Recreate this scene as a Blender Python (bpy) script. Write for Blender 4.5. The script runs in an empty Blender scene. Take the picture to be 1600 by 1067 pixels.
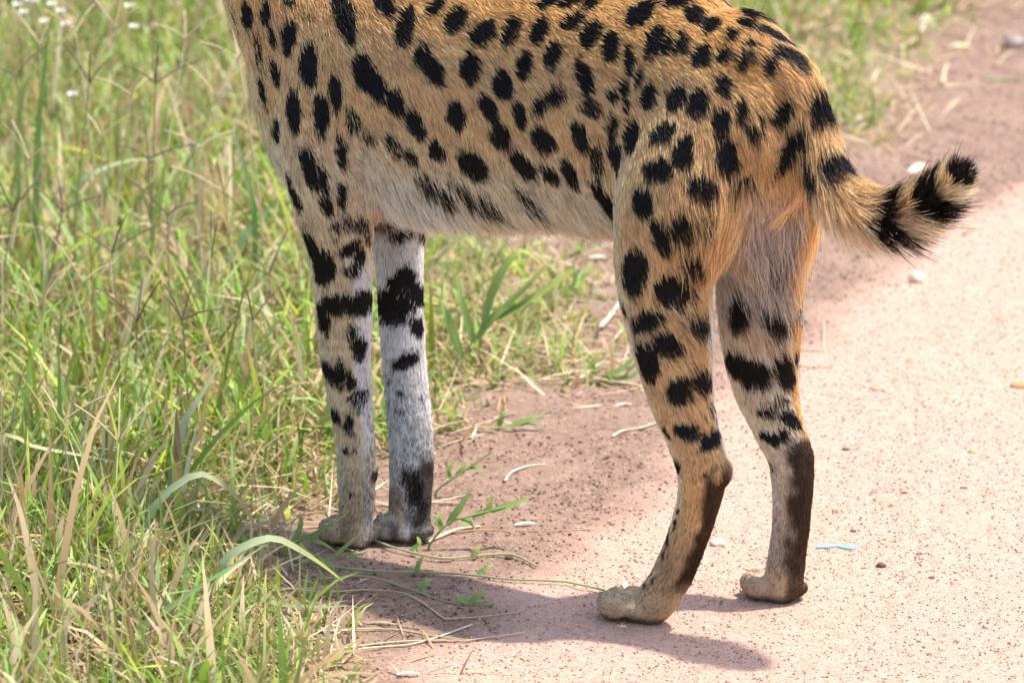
import bpy, math, numpy as np
from mathutils import Vector, Matrix, kdtree, bvhtree
rng = np.random.default_rng(7)
S = bpy.context.scene
COL = S.collection

# ---------------------------------------------------------------- camera, world, sun, exposure
PITCH, DIST, FPX = math.radians(15.0), 7.5, 11250.0          # telephoto, looking down from a vehicle
TGT = np.array([0, 0, .25])
CD = np.array([0, math.cos(PITCH), -math.sin(PITCH)])
CP = TGT - DIST * CD
CR = np.array([1., 0, 0]); CU = np.cross(CR, CD)
cam = bpy.data.cameras.new('camera'); camo = bpy.data.objects.new('camera', cam); COL.objects.link(camo)
camo.location = CP; camo.rotation_euler = (math.pi / 2 - PITCH, 0, 0)
cam.sensor_width = 36; cam.lens = 36 * FPX / 1600; cam.clip_start = .1; cam.clip_end = 2000
cam.dof.use_dof = True; cam.dof.focus_distance = 7.42; cam.dof.aperture_fstop = 8.5
S.camera = camo

SUNV = Vector((.41, .04, 1.0)).normalized()                  # towards the sun
w = bpy.data.worlds.new('World'); S.world = w; w.use_nodes = True
nt = w.node_tree; sky = nt.nodes.new('ShaderNodeTexSky'); sky.sky_type = 'NISHITA'; sky.sun_disc = False
sky.sun_elevation = math.asin(SUNV.z); sky.sun_rotation = math.atan2(SUNV.x, SUNV.y)
sky.dust_density = 2.0
nt.links.new(sky.outputs[0], nt.nodes['Background'].inputs[0]); nt.nodes['Background'].inputs[1].default_value = .15
sl = bpy.data.lights.new('sun', 'SUN'); sl.energy = 2.9; sl.angle = math.radians(1.2); sl.color = (1, .95, .88)
so = bpy.data.objects.new('sun', sl); COL.objects.link(so); so.rotation_euler = (-SUNV).to_track_quat('-Z', 'Y').to_euler()
S.view_settings.view_transform = 'Standard'; S.view_settings.look = 'None'; S.view_settings.exposure = 1.08
S.view_settings.gamma = 1
S.render.engine = 'CYCLES'; S.cycles.use_denoising = True
S.cycles.max_bounces = 8; S.cycles.diffuse_bounces = 5; S.cycles.transparent_max_bounces = 6
S.cycles.use_adaptive_sampling = True; S.cycles.adaptive_threshold = .015
S.cycles_curves.shape = 'RIBBONS'; S.cycles_curves.subdivisions = 2

# ---------------------------------------------------------------- helpers
def ray(u, v): return CD + CR * ((u - 800) / FPX) - CU * ((v - 533.5) / FPX)
def G(u, v, z=0.0):
    r = ray(u, v); return CP + r * ((z - CP[2]) / r[2])
def unit(a): return a / (np.linalg.norm(a, axis=-1, keepdims=True) + 1e-12)

def tag(o, label=None, cat=None, group=None, kind=None):
    for k, x in (('label', label), ('category', cat), ('group', group), ('kind', kind)):
        if x: o[k] = x
    return o
def link(name, data, mat=None, parent=None):
    o = bpy.data.objects.new(name, data); COL.objects.link(o)
    if mat: data.materials.append(mat)
    if parent: o.parent = parent
    return o
def mesh_np(name, V, F, smooth=True, cols=None, attr='col'):
    """V (n,3), F (m,k) uniform faces"""
    me = bpy.data.meshes.new(name); V = np.asarray(V, np.float32); F = np.asarray(F, np.int32)
    me.vertices.add(len(V)); me.vertices.foreach_set('co', V.ravel())
    k = F.shape[1]; me.loops.add(F.size); me.loops.foreach_set('vertex_index', F.ravel())
    me.polygons.add(len(F)); me.polygons.foreach_set('loop_start', np.arange(0, F.size, k, dtype=np.int32))
    me.update(calc_edges=True)
    if smooth: me.polygons.foreach_set('use_smooth', np.ones(len(F), bool))
    if cols is not None:
        a = me.color_attributes.new(attr, 'FLOAT_COLOR', 'POINT')
        c = np.ones((len(V), 4), np.float32); c[:, :3] = cols; a.data.foreach_set('color', c.ravel())
    return me
def vnoise(P, s, seed=0):
    """cheap smooth 3-D value noise in -1..1"""
    P = np.asarray(P, float) / s + seed * 17.13; i = np.floor(P).astype(np.int64); f = P - i; f = f * f * (3 - 2 * f); out = 0
    def h(a, b, c):
        n = (a * 73856093) ^ (b * 19349663) ^ (c * 83492791); n = (n ^ (n >> 13)) * 1274126177 & 0x7fffffff
        n = (n ^ (n >> 15)) * 747796405 & 0x7fffffff
        return (n & 0xffff) / 32767.5 - 1
    for dx in (0, 1):
        for dy in (0, 1):
            for dz in (0, 1):
                ww = (f[:, 0] if dx else 1 - f[:, 0]) * (f[:, 1] if dy else 1 - f[:, 1]) * (f[:, 2] if dz else 1 - f[:, 2])
                out = out + ww * h(i[:, 0] + dx, i[:, 1] + dy, i[:, 2] + dz)
    return out
def smooth01(x, a, b):
    t = np.clip((x - a) / (b - a), 0, 1); return t * t * (3 - 2 * t)
def catmull(P, n):
    P = np.asarray(P, float); m = len(P); t = np.linspace(0, m - 1, n); i = np.minimum(t.astype(int), m - 2); f = (t - i)[:, None]
    p0, p1, p2, p3 = P[np.maximum(i - 1, 0)], P[i], P[i + 1], P[np.minimum(i + 2, m - 1)]
    return .5 * (2 * p1 + (p2 - p0) * f + (2 * p0 - 5 * p1 + 4 * p2 - p3) * f ** 2 + (3 * p1 - p0 - 3 * p2 + p3) * f ** 3)
class NT:
    def __init__(s, name):
        s.m = bpy.data.materials.new(name); s.m.use_nodes = True; s.t = s.m.node_tree; s.t.nodes.clear()
        s.out = s.n('ShaderNodeOutputMaterial')
    def n(s, typ, ins=None, **kw):
        x = s.t.nodes.new(typ)
        for k, v in kw.items(): setattr(x, k, v)
        for k, v in (ins or {}).items():
            if isinstance(v, bpy.types.NodeSocket): s.t.links.new(v, x.inputs[k])
            else: x.inputs[k].default_value = v
        return x
    def surf(s, sock): s.t.links.new(sock, s.out.inputs['Surface'])

# ================================================================ THE SERVAL
HM = np.array([.198, -.1305, 0.])                            # ground point midway between the hind paws
AX = np.array([-.8199, .5725, 0]); LT = np.array([-.5725, -.8199, 0]); UP = np.array([0, 0, 1.])
def B(a, l, z): return HM + AX * a + LT * l + UP * z         # body frame: forward, to its left, up
def P(u, v, lat):                                            # a point of the sagittal plane at lateral offset lat
    r = ray(u, v); q = HM + LT * lat; return CP + r * (((q - CP) @ LT) / (r @ LT))
MM = 1 / 1515.0                                              # metres per photo pixel at the animal

tubes = []   # dict: c, ra, rl, d(fur dir), fur length, region
def tube(pts, ra, rl, fur, region, n=None, d=None, lift=.5):
    n = n or max(8, 6 * len(pts)); c = catmull(pts, n)
    q = catmull(np.stack([ra, rl, fur], 1), n)
    tg = unit(np.gradient(c, axis=0))
    tubes.append(dict(c=c, ra=q[:, 0], rl=q[:, 1], fur=q[:, 2], t=tg, region=region, d=d))
def ell(c, r, ax=None):                                      # extra ellipsoid volumes (toes, pads, head)
    lumps.append((np.asarray(c, float), np.asarray(r, float), ax))
lumps = []

# torso stations: forward, top, bottom, half width (skin, without fur)
TS = [(-.090, .606, .548, .026), (-.070, .630, .485, .046), (-.040, .646, .425, .061), (.03, .652, .398, .071), (.12, .648, .392, .0745),
      (.22, .640, .386, .073), (.32, .636, .374, .076), (.40, .640, .366, .077), (.46, .640, .372, .075), (.51, .63, .405, .066), (.545, .60, .45, .047)]
TS = np.array(TS)
tube([B(a, 0, (t + b) / 2) for a, t, b, h in TS], (TS[:, 1] - TS[:, 2]) / 2, TS[:, 3],
     np.array([.020, .017, .014, .012, .012, .012, .012, .0115, .011, .011, .011]), 'torso', n=60)
# neck
tube([B(.43, 0, .50), B(.50, 0, .56), B(.555, 0, .645), B(.595, 0, .74), B(.62, 0, .80)], [.085, .085, .068, .057, .05], [.073, .071, .060, .052, .045], [.0115] * 5, 'neck')
# left hind leg
def leg(name, rows, ratio=.82, ends=()):
    pts = [P(u, v, l) for u, v, l, r, f in rows]; rr = np.array([max(r * MM - f * .32, .008) for u, v, l, r, f in rows]) / .95
    tube(pts, rr, rr * ratio, np.array([f for *_, f in rows]), name)
leg('hindL', [(1135, 50, .004, 45, .012), (1110, 140, .022, 76, .012), (1080, 240, .041, 97, .012), (1058, 320, .053, 103, .0125), (1037, 410, .062, 82, .012), (1040, 490, .066, 70, .0115), (1051, 560, .068, 61, .011),
              (1064, 625, .069, 52, .010), (1084, 685, .069, 45, .009), (1097, 732, .069, 43, .0075), (1091, 785, .069, 36, .008), (1072, 845, .069, 34, .008), (1047, 905, .069, 34, .0075), (1018, 945, .069, 34, .007), (985, 957, .069, 27, .007)])
leg('hindR', [(1185, 90, -.010, 60, .016), (1195, 180, -.032, 82, .018), (1196, 280, -.042, 84, .020), (1184, 370, -.050, 76, .020), (1179, 450, -.058, 66, .018), (1184, 530, -.064, 61, .014), (1195, 600, -.067, 54, .012),
              (1214, 662, -.069, 44, .009), (1236, 720, -.069, 38, .007), (1237, 800, -.069, 33, .008), (1230, 865, -.069, 32, .008), (1222, 912, -.069, 34, .007), (1200, 924, -.069, 24, .007)])
leg('foreL', [(545, -30, .004, 40, .011), (525, 50, .028, 66, .011), (512, 150, .042, 82, .011), (514, 240, .049, 84, .0115), (522, 320, .048, 72, .0115), (532, 400, .042, 55, .011), (537, 480, .038, 49, .010),
              (540, 560, .034, 44, .009), (549, 640, .031, 38, .009), (556, 715, .029, 35, .008), (557, 790, .027, 32, .008), (553, 832, .027, 31, .008), (542, 844, .027, 22, .008)])
leg('foreR', [(610, 60, -.02, 50, .013), (603, 140, -.045, 72, .013), (608, 240, -.05, 64, .014), (619, 330, -.045, 52, .013), (624, 400, -.04, 43, .011), (626, 480, -.036, 40, .010),
              (631, 560, -.032, 39, .009), (638, 640, -.029, 39, .008), (643, 712, -.027, 39, .007), (641, 780, -.027, 37, .007), (636, 826, -.027, 37, .008), (620, 838, -.027, 22, .008)])
# carpal pads and hock points
ell(P(583, 738, .022), (.006, .006, .012)); ell(P(666, 728, -.028), (.009, .009, .014))
ell(P(1128, 736, .069), (.010, .011, .016)); ell(P(1256, 716, -.069), (.009, .011, .014))
ell(B(-.035, 0, .585), (.055, .050, .052), AX); ell(B(-.022, -.03, .53), (.055, .038, .075), AX); ell(B(-.022, .03, .53), (.05, .04, .075), AX)
ell(B(-.035, -.016, .45), (.040, .040, .085), AX)
# paws: four toes and a main pad each
PAWS = []
def paw(u, v, lat, yaw, s=1.0, fw=1.0):
    g = G(u, v); f = AX * math.cos(yaw) + LT * math.sin(yaw); l = np.array([-f[1], f[0], 0])
    for dl, df, r in ((-.0245, .016, .0125), (-.0084, .027, .0130), (.0084, .027, .0130), (.0245, .016, .0125)):
        ell(g + (f * df * fw + l * dl) * s + UP * .0145 * s, np.array([.0185, .0090, .0150]) * s, f)
    ell(g + UP * .0135 * s - f * .006 * s, np.array([.030, .026, .0130]) * s, f); PAWS.append((g, f))
paw(996, 965, .069, 0, .92, 1.15); paw(1217, 932, -.069, .12, .88, 1.1); paw(547, 846, .027, .1, .9, .75); paw(634, 841, -.027, -.05, .92, .8)
# tail
TP = [(1192, 86), (1242, 134), (1266, 206), (1292, 276), (1340, 322), (1392, 334), (1438, 320), (1480, 294), (1502, 270)]
TF = np.array([.015, .019, .023, .026, .026, .025, .024, .020, .015])
tube([P(u, v, 0) for u, v in TP], np.array([.028, .025, .021, .0168, .0140, .0132, .0125, .0110, .0080]), np.array([.026, .023, .020, .0168, .0140, .0132, .0125, .0110, .0080]), TF, 'tail', n=70)
# head (above the picture)
HC = B(.655, 0, .845)
ell(HC, (.062, .050, .048), AX); ell(HC + AX * .055 - UP * .016, (.034, .024, .022), AX); ell(HC + AX * .03 - UP * .03, (.04, .026, .014), AX)
for s in (-1, 1):
    ell(HC - AX * .015 + LT * s * .034 + UP * .06, np.array([.011, .026, .047]), AX); ell(HC - AX * .012 + LT * s * .032 + UP * .035, np.array([.015, .028, .03]), AX)
    ell(HC + AX * .03 + LT * s * .028 - UP * .008, (.02, .018, .018), AX)

def tube_mesh(t, K=28):
    c, tg = t['c'], t['t']; l = LT[None] - tg * (tg @ LT)[:, None]; l = unit(l); nn = np.cross(tg, l)
    an = np.linspace(0, 2 * np.pi, K, endpoint=False); V = []
    ext = lambda i, sgn: (c[i] + sgn * tg[i] * min(t['ra'][i], t['rl'][i]) * .7)
    for i in range(len(c)):
        V.append(c[i] + np.cos(an)[:, None] * l[i] * t['rl'][i] + np.sin(an)[:, None] * nn[i] * t['ra'][i])
    V = np.concatenate(V); n = len(c); F = []
    for i in range(n - 1):
        for k in range(K): F.append((i * K + k, i * K + (k + 1) % K, (i + 1) * K + (k + 1) % K, (i + 1) * K + k))
    V = np.concatenate([V, [ext(0, -1)], [ext(n - 1, 1)]]); a, b = n * K, n * K + 1
    for k in range(K): F.append(((k + 1) % K, k, a)); F.append(((n - 1) * K + k, (n - 1) * K + (k + 1) % K, b))
    return V, F
def lump_mesh(c, r, ax, nu=14, nv=20):
    f = unit(ax) if ax is not None else AX; l = np.array([-f[1], f[0], 0]); V = []; F = []
    for i in range(nu + 1):
        th = np.pi * i / nu
        for k in range(nv):
            ph = 2 * np.pi * k / nv; V.append(c + f * r[0] * np.sin(th) * np.cos(ph) + l * r[1] * np.sin(th) * np.sin(ph) + UP * r[2] * np.cos(th))
    for i in range(nu):
        for k in range(nv): F.append((i * nv + k, (i + 1) * nv + k, (i + 1) * nv + (k + 1) % nv, i * nv + (k + 1) % nv))
    return np.array(V), F
VV, FF, off = [], [], 0
for V, F in [tube_mesh(t) for t in tubes] + [lump_mesh(*q) for q in lumps]:
    VV.append(V); FF += [tuple(i + off for i in f) for f in F]; off += len(V)
me = bpy.data.meshes.new('raw'); me.from_pydata(np.concatenate(VV).tolist(), [], FF); me.update()
raw = bpy.data.objects.new('raw', me); COL.objects.link(raw)
m = raw.modifiers.new('r', 'REMESH'); m.mode = 'VOXEL'; m.voxel_size = .0034
m = raw.modifiers.new('s', 'SMOOTH'); m.factor = .5; m.iterations = 5
dg = bpy.context.evaluated_depsgraph_get(); body_me = bpy.data.meshes.new_from_object(raw.evaluated_get(dg)); body_me.name = 'body'
bpy.data.objects.remove(raw); bpy.data.meshes.remove(me)
body_me.polygons.foreach_set('use_smooth', np.ones(len(body_me.polygons), bool))
def relax(me, it, wf):
    n = len(me.vertices); X = np.empty(n * 3, np.float32); me.vertices.foreach_get('co', X); X = X.reshape(-1, 3).astype(float)
    E = np.empty(len(me.edges) * 2, np.int32); me.edges.foreach_get('vertices', E); E = E.reshape(-1, 2); w = wf(X)[:, None]
    deg = np.bincount(E.ravel(), minlength=n)[:, None]
    for k in range(it):
        sm = np.stack([np.bincount(E[:, 0], X[E[:, 1], j], n) + np.bincount(E[:, 1], X[E[:, 0], j], n) for j in range(3)], 1) / deg
        X = X + (sm - X) * (.6 * w if k % 2 == 0 else -.28 * w)
    me.vertices.foreach_set('co', X.astype(np.float32).ravel()); me.update()
relax(body_me, 170, lambda X: smooth01(X[:, 2], .30, .42) * smooth01((X - HM) @ AX, -.10, -.07) * smooth01(X[:, 2], .80, .70))
serval = bpy.data.objects.new('serval', None); COL.objects.link(serval); serval.location = (0, 0, 0)
tag(serval, 'spotted tan serval cat standing with its tail curled out over the dirt road', 'wild cat')
m = NT('skin'); ca = m.n('ShaderNodeAttribute', attribute_name='col'); bs = m.n('ShaderNodeBsdfPrincipled', {'Base Color': ca.outputs['Color'], 'Roughness': .85}); m.surf(bs.outputs[0])
body = link('body', body_me, m.m, serval)

# ---- coat: flow direction, length and ground colour over the body surface
nV = len(body_me.vertices); X = np.empty(nV * 3, np.float32); body_me.vertices.foreach_get('co', X); X = X.reshape(-1, 3).astype(float)
NV = np.empty(nV * 3, np.float32); body_me.vertex_normals.foreach_get('vector', NV); NV = NV.reshape(-1, 3).astype(float)
rel = X - HM; A_, L_, Z_ = rel @ AX, rel @ LT, X[:, 2]
na, nl, nz = NV @ AX, NV @ LT, NV @ UP
REG = ['torso', 'neck', 'hindL', 'hindR', 'foreL', 'foreR', 'tail']
sd = np.full((nV, 7), 9.); tdir = np.zeros((nV, 7, 3)); tfur = np.zeros((nV, 7)); tpar = np.zeros((nV, 7))
for t in tubes:
    k = REG.index(t['region']); c, tg = t['c'], t['t']; l = unit(LT[None] - tg * (tg @ LT)[:, None]); nn = np.cross(tg, l)
    for s0 in range(0, nV, 20000):
        q = X[s0:s0 + 20000, None] - c[None]
        dt = (q * tg[None]).sum(-1); dl = (q * l[None]).sum(-1) / t['rl']; dn = (q * nn[None]).sum(-1) / t['ra']
        rm = np.minimum(t['rl'], t['ra'])
        d = np.sqrt(dl ** 2 + dn ** 2 + (dt / rm) ** 2) - 1; dd = d * rm
        b = dd.argmin(1); ii = np.arange(len(b)); sd[s0:s0 + 20000, k] = dd[ii, b]
        tdir[s0:s0 + 20000, k] = tg[b]; tfur[s0:s0 + 20000, k] = t['fur'][b]; tpar[s0:s0 + 20000, k] = b / (len(c) - 1)
for t in tubes:      # flow of the trunk: back and increasingly down
    if t['region'] == 'torso':
        g = .5 + 3.2 * smooth01(Z_, .59, .41) + 1.2 * smooth01(A_, .36, .50); tdir[:, 0] = unit(-AX[None] - UP[None] * g[:, None])
        tfur[:, 0] *= 1 + 1.9 * smooth01(Z_, .455, .385)
    if t['region'] == 'neck': tdir[:, 1] = unit(-AX[None] * .4 - UP[None])
for k in (2, 3):                                             # thighs: down and back
    tdir[:, k] = unit(tdir[:, k] - AX[None] * (.55 * smooth01(Z_, .22, .36))[:, None] - UP[None] * .1)
    tfur[:, k] *= 1 + .9 * smooth01(na, -.35, -.85) * smooth01(Z_, .2, .3)
for k in (4, 5): tdir[:, k] = unit(tdir[:, k] - AX[None] * (.30 * smooth01(Z_, .3, .42))[:, None])
W = np.exp(-np.maximum(sd, -.01) / .007); W[:, 0] *= 1.0; W /= W.sum(1, keepdims=True) + 1e-30
FD = unit((W[:, :, None] * tdir).sum(1)); FLn = (W * tfur).sum(1)
FLn *= 1 - .45 * smooth01(Z_, .045, .03)
FLn *= 1 + .6 * smooth01(A_, .0, -.04) * smooth01(Z_, .27, .34) * smooth01(Z_, .50, .44)
FD = unit(FD - NV * (FD * NV).sum(1, keepdims=True))
fR = {r: W[:, i] for i, r in enumerate(REG)}
C3 = lambda *c: np.array(c, float)[None]
TAN, ORANGE, CREAM, WHITE, GREY, DARK, OLIVE = C3(.78, .525, .265), C3(.80, .455, .15), C3(.92, .82, .67), C3(.93, .91, .88), C3(.58, .52, .47), C3(.05, .025, .012), C3(.58, .42, .26)
def mixc(a, b, f): return a * (1 - f[:, None]) + b * f[:, None]
tp_ = tpar[:, 6]; n1 = vnoise(X, .03, 1); n2 = vnoise(X, .011, 2)
base = np.repeat(TAN, nV, 0)
base = mixc(base, np.repeat(ORANGE, nV, 0), np.clip(.85 * smooth01(Z_, .55, .62) + .5 * smooth01(A_, .0, -.10), 0, 1))
base = mixc(base, np.repeat(CREAM, nV, 0), .95 * smooth01(Z_ + .012 * n1, .50, .40) * (fR['torso'] + .5 * fR['foreL']))
base = mixc(base, np.repeat(CREAM, nV, 0), .35 * smooth01(na, .2, .8))
low = smooth01(Z_, .40, .33)
base = mixc(base, np.repeat(WHITE, nV, 0), fR['foreL'] * smooth01(nl + .1 * n1, .80, .58) * (1 - .5 * smooth01(Z_, .17, .10)) * smooth01(na, .3, -.1) * smooth01(Z_, .345, .31))
base = mixc(base, np.repeat(WHITE, nV, 0), fR['foreR'] * smooth01(nl, -.75, -.45) * smooth01(Z_, .37, .33))
base = mixc(base, np.repeat(GREY, nV, 0), fR['foreR'] * smooth01(Z_, .33, .36) * smooth01(Z_, .42, .37))
base = mixc(base, np.repeat(CREAM, nV, 0), fR['hindL'] * smooth01(nl, .0, -.3) * low)
base = mixc(base, np.repeat(CREAM, nV, 0), .35 * fR['hindL'] * smooth01(na, .1, .6) * low)
inn = fR['hindR'] * smooth01(nl + .06 * n1, .18, .42)
base = mixc(base, np.repeat(GREY, nV, 0), np.clip((fR['hindR'] + fR['torso']) * smooth01(nl + .06 * n1, .10, .40) * smooth01(A_, .05, .0) * smooth01(fR['hindL'], .8, .4), 0, 1) * smooth01(Z_, .27, .33) * smooth01(Z_, .48, .44) * .95); base = mixc(base, np.repeat(CREAM, nV, 0), .7 * inn * smooth01(Z_, .32, .26)); base = mixc(base, np.repeat(WHITE, nV, 0), .8 * fR['torso'] * smooth01(Z_, .44, .39) * smooth01(A_, .26, .32) * smooth01(nl, .2, .5))
base = mixc(base, np.repeat(ORANGE, nV, 0), .4 * fR['hindR'] * smooth01(nl, .3, .0) * smooth01(Z_, .2, .25))
# soles, hocks, lower legs
met = smooth01(Z_ + .010 * n1 + .006 * n2, .195, .165)
dk = fR['hindL'] * met * smooth01(nl + .12 * n2, .95, .70) * smooth01(na, -.3, -.6) * smooth01(Z_, .035, .06) + fR['hindR'] * met * smooth01(na + .38 * n2 + .22 * n1, .10, -.6) * np.maximum(smooth01(Z_, .03, .05), smooth01(na, -.3, -.6))
base = mixc(base, np.repeat(OLIVE, nV, 0), (fR['hindL'] + fR['hindR'] * smooth01(na, -.1, -.3)) * smooth01(Z_, .16, .06) * .7)
base = mixc(base, DARK * (1 + .9 * smooth01(n1, .0, .6))[:, None] * np.array([[1, .95, .85]]), np.clip(dk, 0, 1) * .97)
base = mixc(base, np.repeat(GREY, nV, 0) * .8, fR['foreL'] * smooth01(Z_, .14, .07) * .4 * smooth01(nl, .9, .5))
base = mixc(base, np.repeat(OLIVE, nV, 0), fR['foreL'] * smooth01(Z_, .07, .03) * smooth01(na, -.8, -.3) * .8)
base = mixc(base, np.repeat(GREY, nV, 0), fR['hindR'] * smooth01(Z_, .18, .12) * .55 * smooth01(dk, .5, .1))
base = mixc(base, np.repeat(DARK, nV, 0), fR['foreR'] * smooth01(Z_, .115, .085) * smooth01(na + .5 * n2, -.15, -.6) * .85)
base = mixc(base, np.repeat(OLIVE, nV, 0), fR['foreR'] * smooth01(Z_, .07, .05) * smooth01(na, -.5, .1) * .8)
base = mixc(base, np.repeat(OLIVE, nV, 0), fR['hindR'] * smooth01(Z_, .06, .03) * smooth01(na, -.7, -.3) * .85)
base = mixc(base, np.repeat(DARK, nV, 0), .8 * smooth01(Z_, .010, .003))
for c0, r0 in ((P(583, 740, .022), .011), (P(666, 728, -.028), .013)):      # bare carpal pads
    base = mixc(base, np.repeat(C3(.05, .035, .03), nV, 0), smooth01(np.linalg.norm(X - c0, axis=1), r0 * 1.15, r0 * .75))
    FLn *= np.where(np.linalg.norm(X - c0, axis=1) < r0, .4, 1)
base = mixc(base, np.repeat(TAN, nV, 0), (.35 + .35 * smooth01(tp_, .35, .6)) * fR['tail']); base = mixc(base, np.repeat(CREAM, nV, 0), fR['tail'] * (.06 + .4 * smooth01(nz, .1, -.5)))
speck = np.clip((fR['foreL'] * smooth01(nl, .5, .1) + fR['foreR'] * (.7 + .6 * smooth01(n1, -.2, .5))) * smooth01(Z_, .24, .10) * .42 + (fR['hindL'] + fR['hindR'] + fR['foreL']) * .22 * smooth01(Z_, .12, .06), 0, .6)

# ---- black spots: ellipses lying on the skin (centre, half axes, turn), placed on the body through its side
bvh = bvhtree.BVHTree.FromPolygons([tuple(x) for x in X], [tuple(p.vertices) for p in body_me.polygons])
SPOTS = """386 24 16 8 110|417 20 14 8 110|366 26 8 5 100 .5|453 1 10 6 20|425 56 12 5 100|452 59 26 9 100|404 81 14 7 120 .6|476 25 8 5 30 .35|508 58 7 5 30 .4|538 22 40 15 62
602 8 22 12 50|634 38 26 13 85|681 10 16 9 105|713 31 18 14 95|754 52 19 18 0|430 112 17 8 90|484 102 32 11 85|412 144 20 6 80|459 173 28 10 80|503 180 30 10 87|525 146 25 8 95|434 200 15 6 78
483 262 32 10 82|534 241 26 7 85|566 113 25 13 75|586 132 28 13 45|616 158 20 13 40|648 194 22 12 50|684 234 18 10 40|660 87 18 10 80|679 113 20 13 45|735 106 20 15 90|713 181 19 13 90
554 189 22 9 75 .8|576 213 12 7 60 .7|616 228 18 9 50 .85|644 246 14 7 60 .9|739 257 26 15 55|797 50 22 11 105|842 49 19 11 108|892 35 14 12 0|922 54 20 12 100|952 72 22 12 85|865 87 20 11 100
819 101 18 12 85|785 134 22 13 88|913 121 24 12 55|868 147 14 11 0|846 163 16 10 150|760 168 19 11 30|813 182 19 8 88|922 168 17 12 0 .9|783 214 22 13 60|848 218 20 15 80|907 214 21 11 88
817 259 22 12 65|859 272 14 9 75|889 267 18 11 95|997 23 20 16 110|982 92 22 6 90|998 121 13 5 105|959 150 11 8 60|974 139 13 6 80|978 164 10 4 110|955 202 16 7 105|935 252 20 8 105 .9
1019 68 24 11 100|1040 70 15 6 105|1063 71 17 11 105|1094 89 17 14 110|1086 24 14 13 0|1109 41 14 9 160|1057 3 18 8 10|1012 150 19 10 90|1056 154 20 13 100|1090 163 23 14 100|987 213 23 12 90
1036 206 16 14 0|964 246 20 9 90|1070 239 25 14 90|1030 266 20 16 0|855 3 14 6 0|889 3 14 6 0|923 4 18 6 160|1143 55 10 8 0|1163 37 10 8 0|1131 87 13 11 0|1161 98 17 9 120|1203 102 14 11 95
1172 70 11 5 25|1192 49 12 6 10|1217 58 10 8 60|1139 7 24 7 25|1168 21 22 6 20|1194 31 20 5 28|1210 24 16 4 30|1223 42 10 4 20|1244 60 18 4 30|1244 95 20 8 55|1223 81 12 6 30|1127 135 16 10 70
1161 173 18 8 80|1126 194 22 14 85|1135 250 24 15 70|1223 178 24 12 115|1233 236 34 11 115|1178 205 12 7 90|1192 190 10 3 90
1002 315 22 13 85|962 330 25 10 85|1097 298 22 16 160|1031 370 24 13 80|1064 358 20 16 110|1107 349 15 13 0 .7|1155 294 14 12 0 .6|991 425 26 20 130|1084 410 19 15 130 .85|1052 458 26 20 130
1008 503 22 15 155|1088 505 18 15 0|952 407 14 4 75|977 483 10 3 80|1043 539 21 17 0|1011 565 27 17 50|1094 593 22 16 110|1060 611 19 17 130|1114 643 9 7 0 .6|1072 673 16 13 0|1114 686 16 10 150
1059 728 10 5 75|1042 675 8 4 80|1102 742 4 4 0|1063 780 6 4 70|1060 800 6 4 70|1055 818 5 4 70|1044 845 6 5 130|1038 867 5 4 130|1024 882 5 3 130|1020 910 5 3 130|1008 912 4 3 130
1156 491 26 12 115|1212 496 18 18 0|1210 410 20 14 0 .8|1162 577 32 19 10|1223 577 26 16 50|1218 627 12 9 0 .6|1198 643 12 9 0 .85|1236 655 18 10 30|1202 685 14 8 0|1224 680 10 4 75|1207 731 8 4 0 .7
460 300 28 7 75|454 321 24 6 80|511 318 17 8 85|535 305 15 7 85|489 387 18 11 105|505 418 20 17 130|547 387 18 9 145|563 397 14 7 70|548 421 12 10 0 .9|526 355 9 6 0 .8|557 350 20 9 20 .85|573 366 10 6 40 .8
525 372 6 4 0 .8|601 350 16 9 0 .5|631 363 20 10 155|505 496 15 10 120|526 476 26 15 165|563 474 24 16 0|607 476 26 22 0|626 442 24 16 120|612 495 20 12 0|649 450 10 12 20|654 511 12 9 110
561 543 16 12 60|515 582 12 12 0|533 584 17 8 100|548 590 12 7 80|563 619 12 10 0 .9|524 648 12 7 80|546 658 13 6 95|541 703 7 6 0 .8|634 564 20 9 150|609 594 6 6 0 .8|626 614 6 5 0 .8|620 640 7 6 0 .8
603 632 16 6 80 .8|660 619 7 5 0 .6|600 720 12 5 80 .7|530 770 4 4 0 .7|550 772 4 4 0 .7|528 800 4 4 0 .7|686 300 26 10 55 .8|741 311 20 9 70 .8|778 324 14 8 85 .7|799 350 6 6 0 .5|831 316 16 9 85 .7|700 300 14 7 60 .6
647 765 24 10 95 .8|632 745 14 7 90 .6|655 800 20 12 90 .7"""
SHIFT = .42                                                  # spots read a little down-stream of their roots
SP = []
for row in SPOTS.replace('\n', '|').split('|'):
    q = [float(x) for x in row.split()]; u, v, a, b, rot = q[:5]; st = q[5] if len(q) > 5 else 1.
    r = ray(u, v); h, n, fi, dist = bvh.ray_cast(Vector(CP), Vector(unit(r)))
    if h is None:
        h, n, fi, dist = bvh.find_nearest(Vector(CP + r * 7.4))
    h, n = np.array(h), np.array(n)
    vi = list(body_me.polygons[fi].vertices); fd, fl = unit(FD[vi].mean(0)), FLn[vi].mean()
    def onp(du, dv):
        r = ray(u + du, v + dv); den = r @ n
        if abs(den) < .25: den = -.25
        return CP + r * (((h - CP) @ n) / den)
    a, b = (a * 1.10 + 1.6, b * 1.10 + 1.6) if a > 7 else (a * .9, b * .9)
    cr, sr = math.cos(math.radians(rot)), math.sin(math.radians(rot))
    e1, e2 = onp(a * cr, a * sr) - onp(0, 0), onp(-b * sr, b * cr) - onp(0, 0)
    for e, m0 in ((e1, a), (e2, b)):
        k = np.linalg.norm(e); lim = m0 * MM * 1.35
        if k > lim: e *= lim / k
    SP.append((h - fd * fl * SHIFT, e1, e2, n, st))
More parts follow.
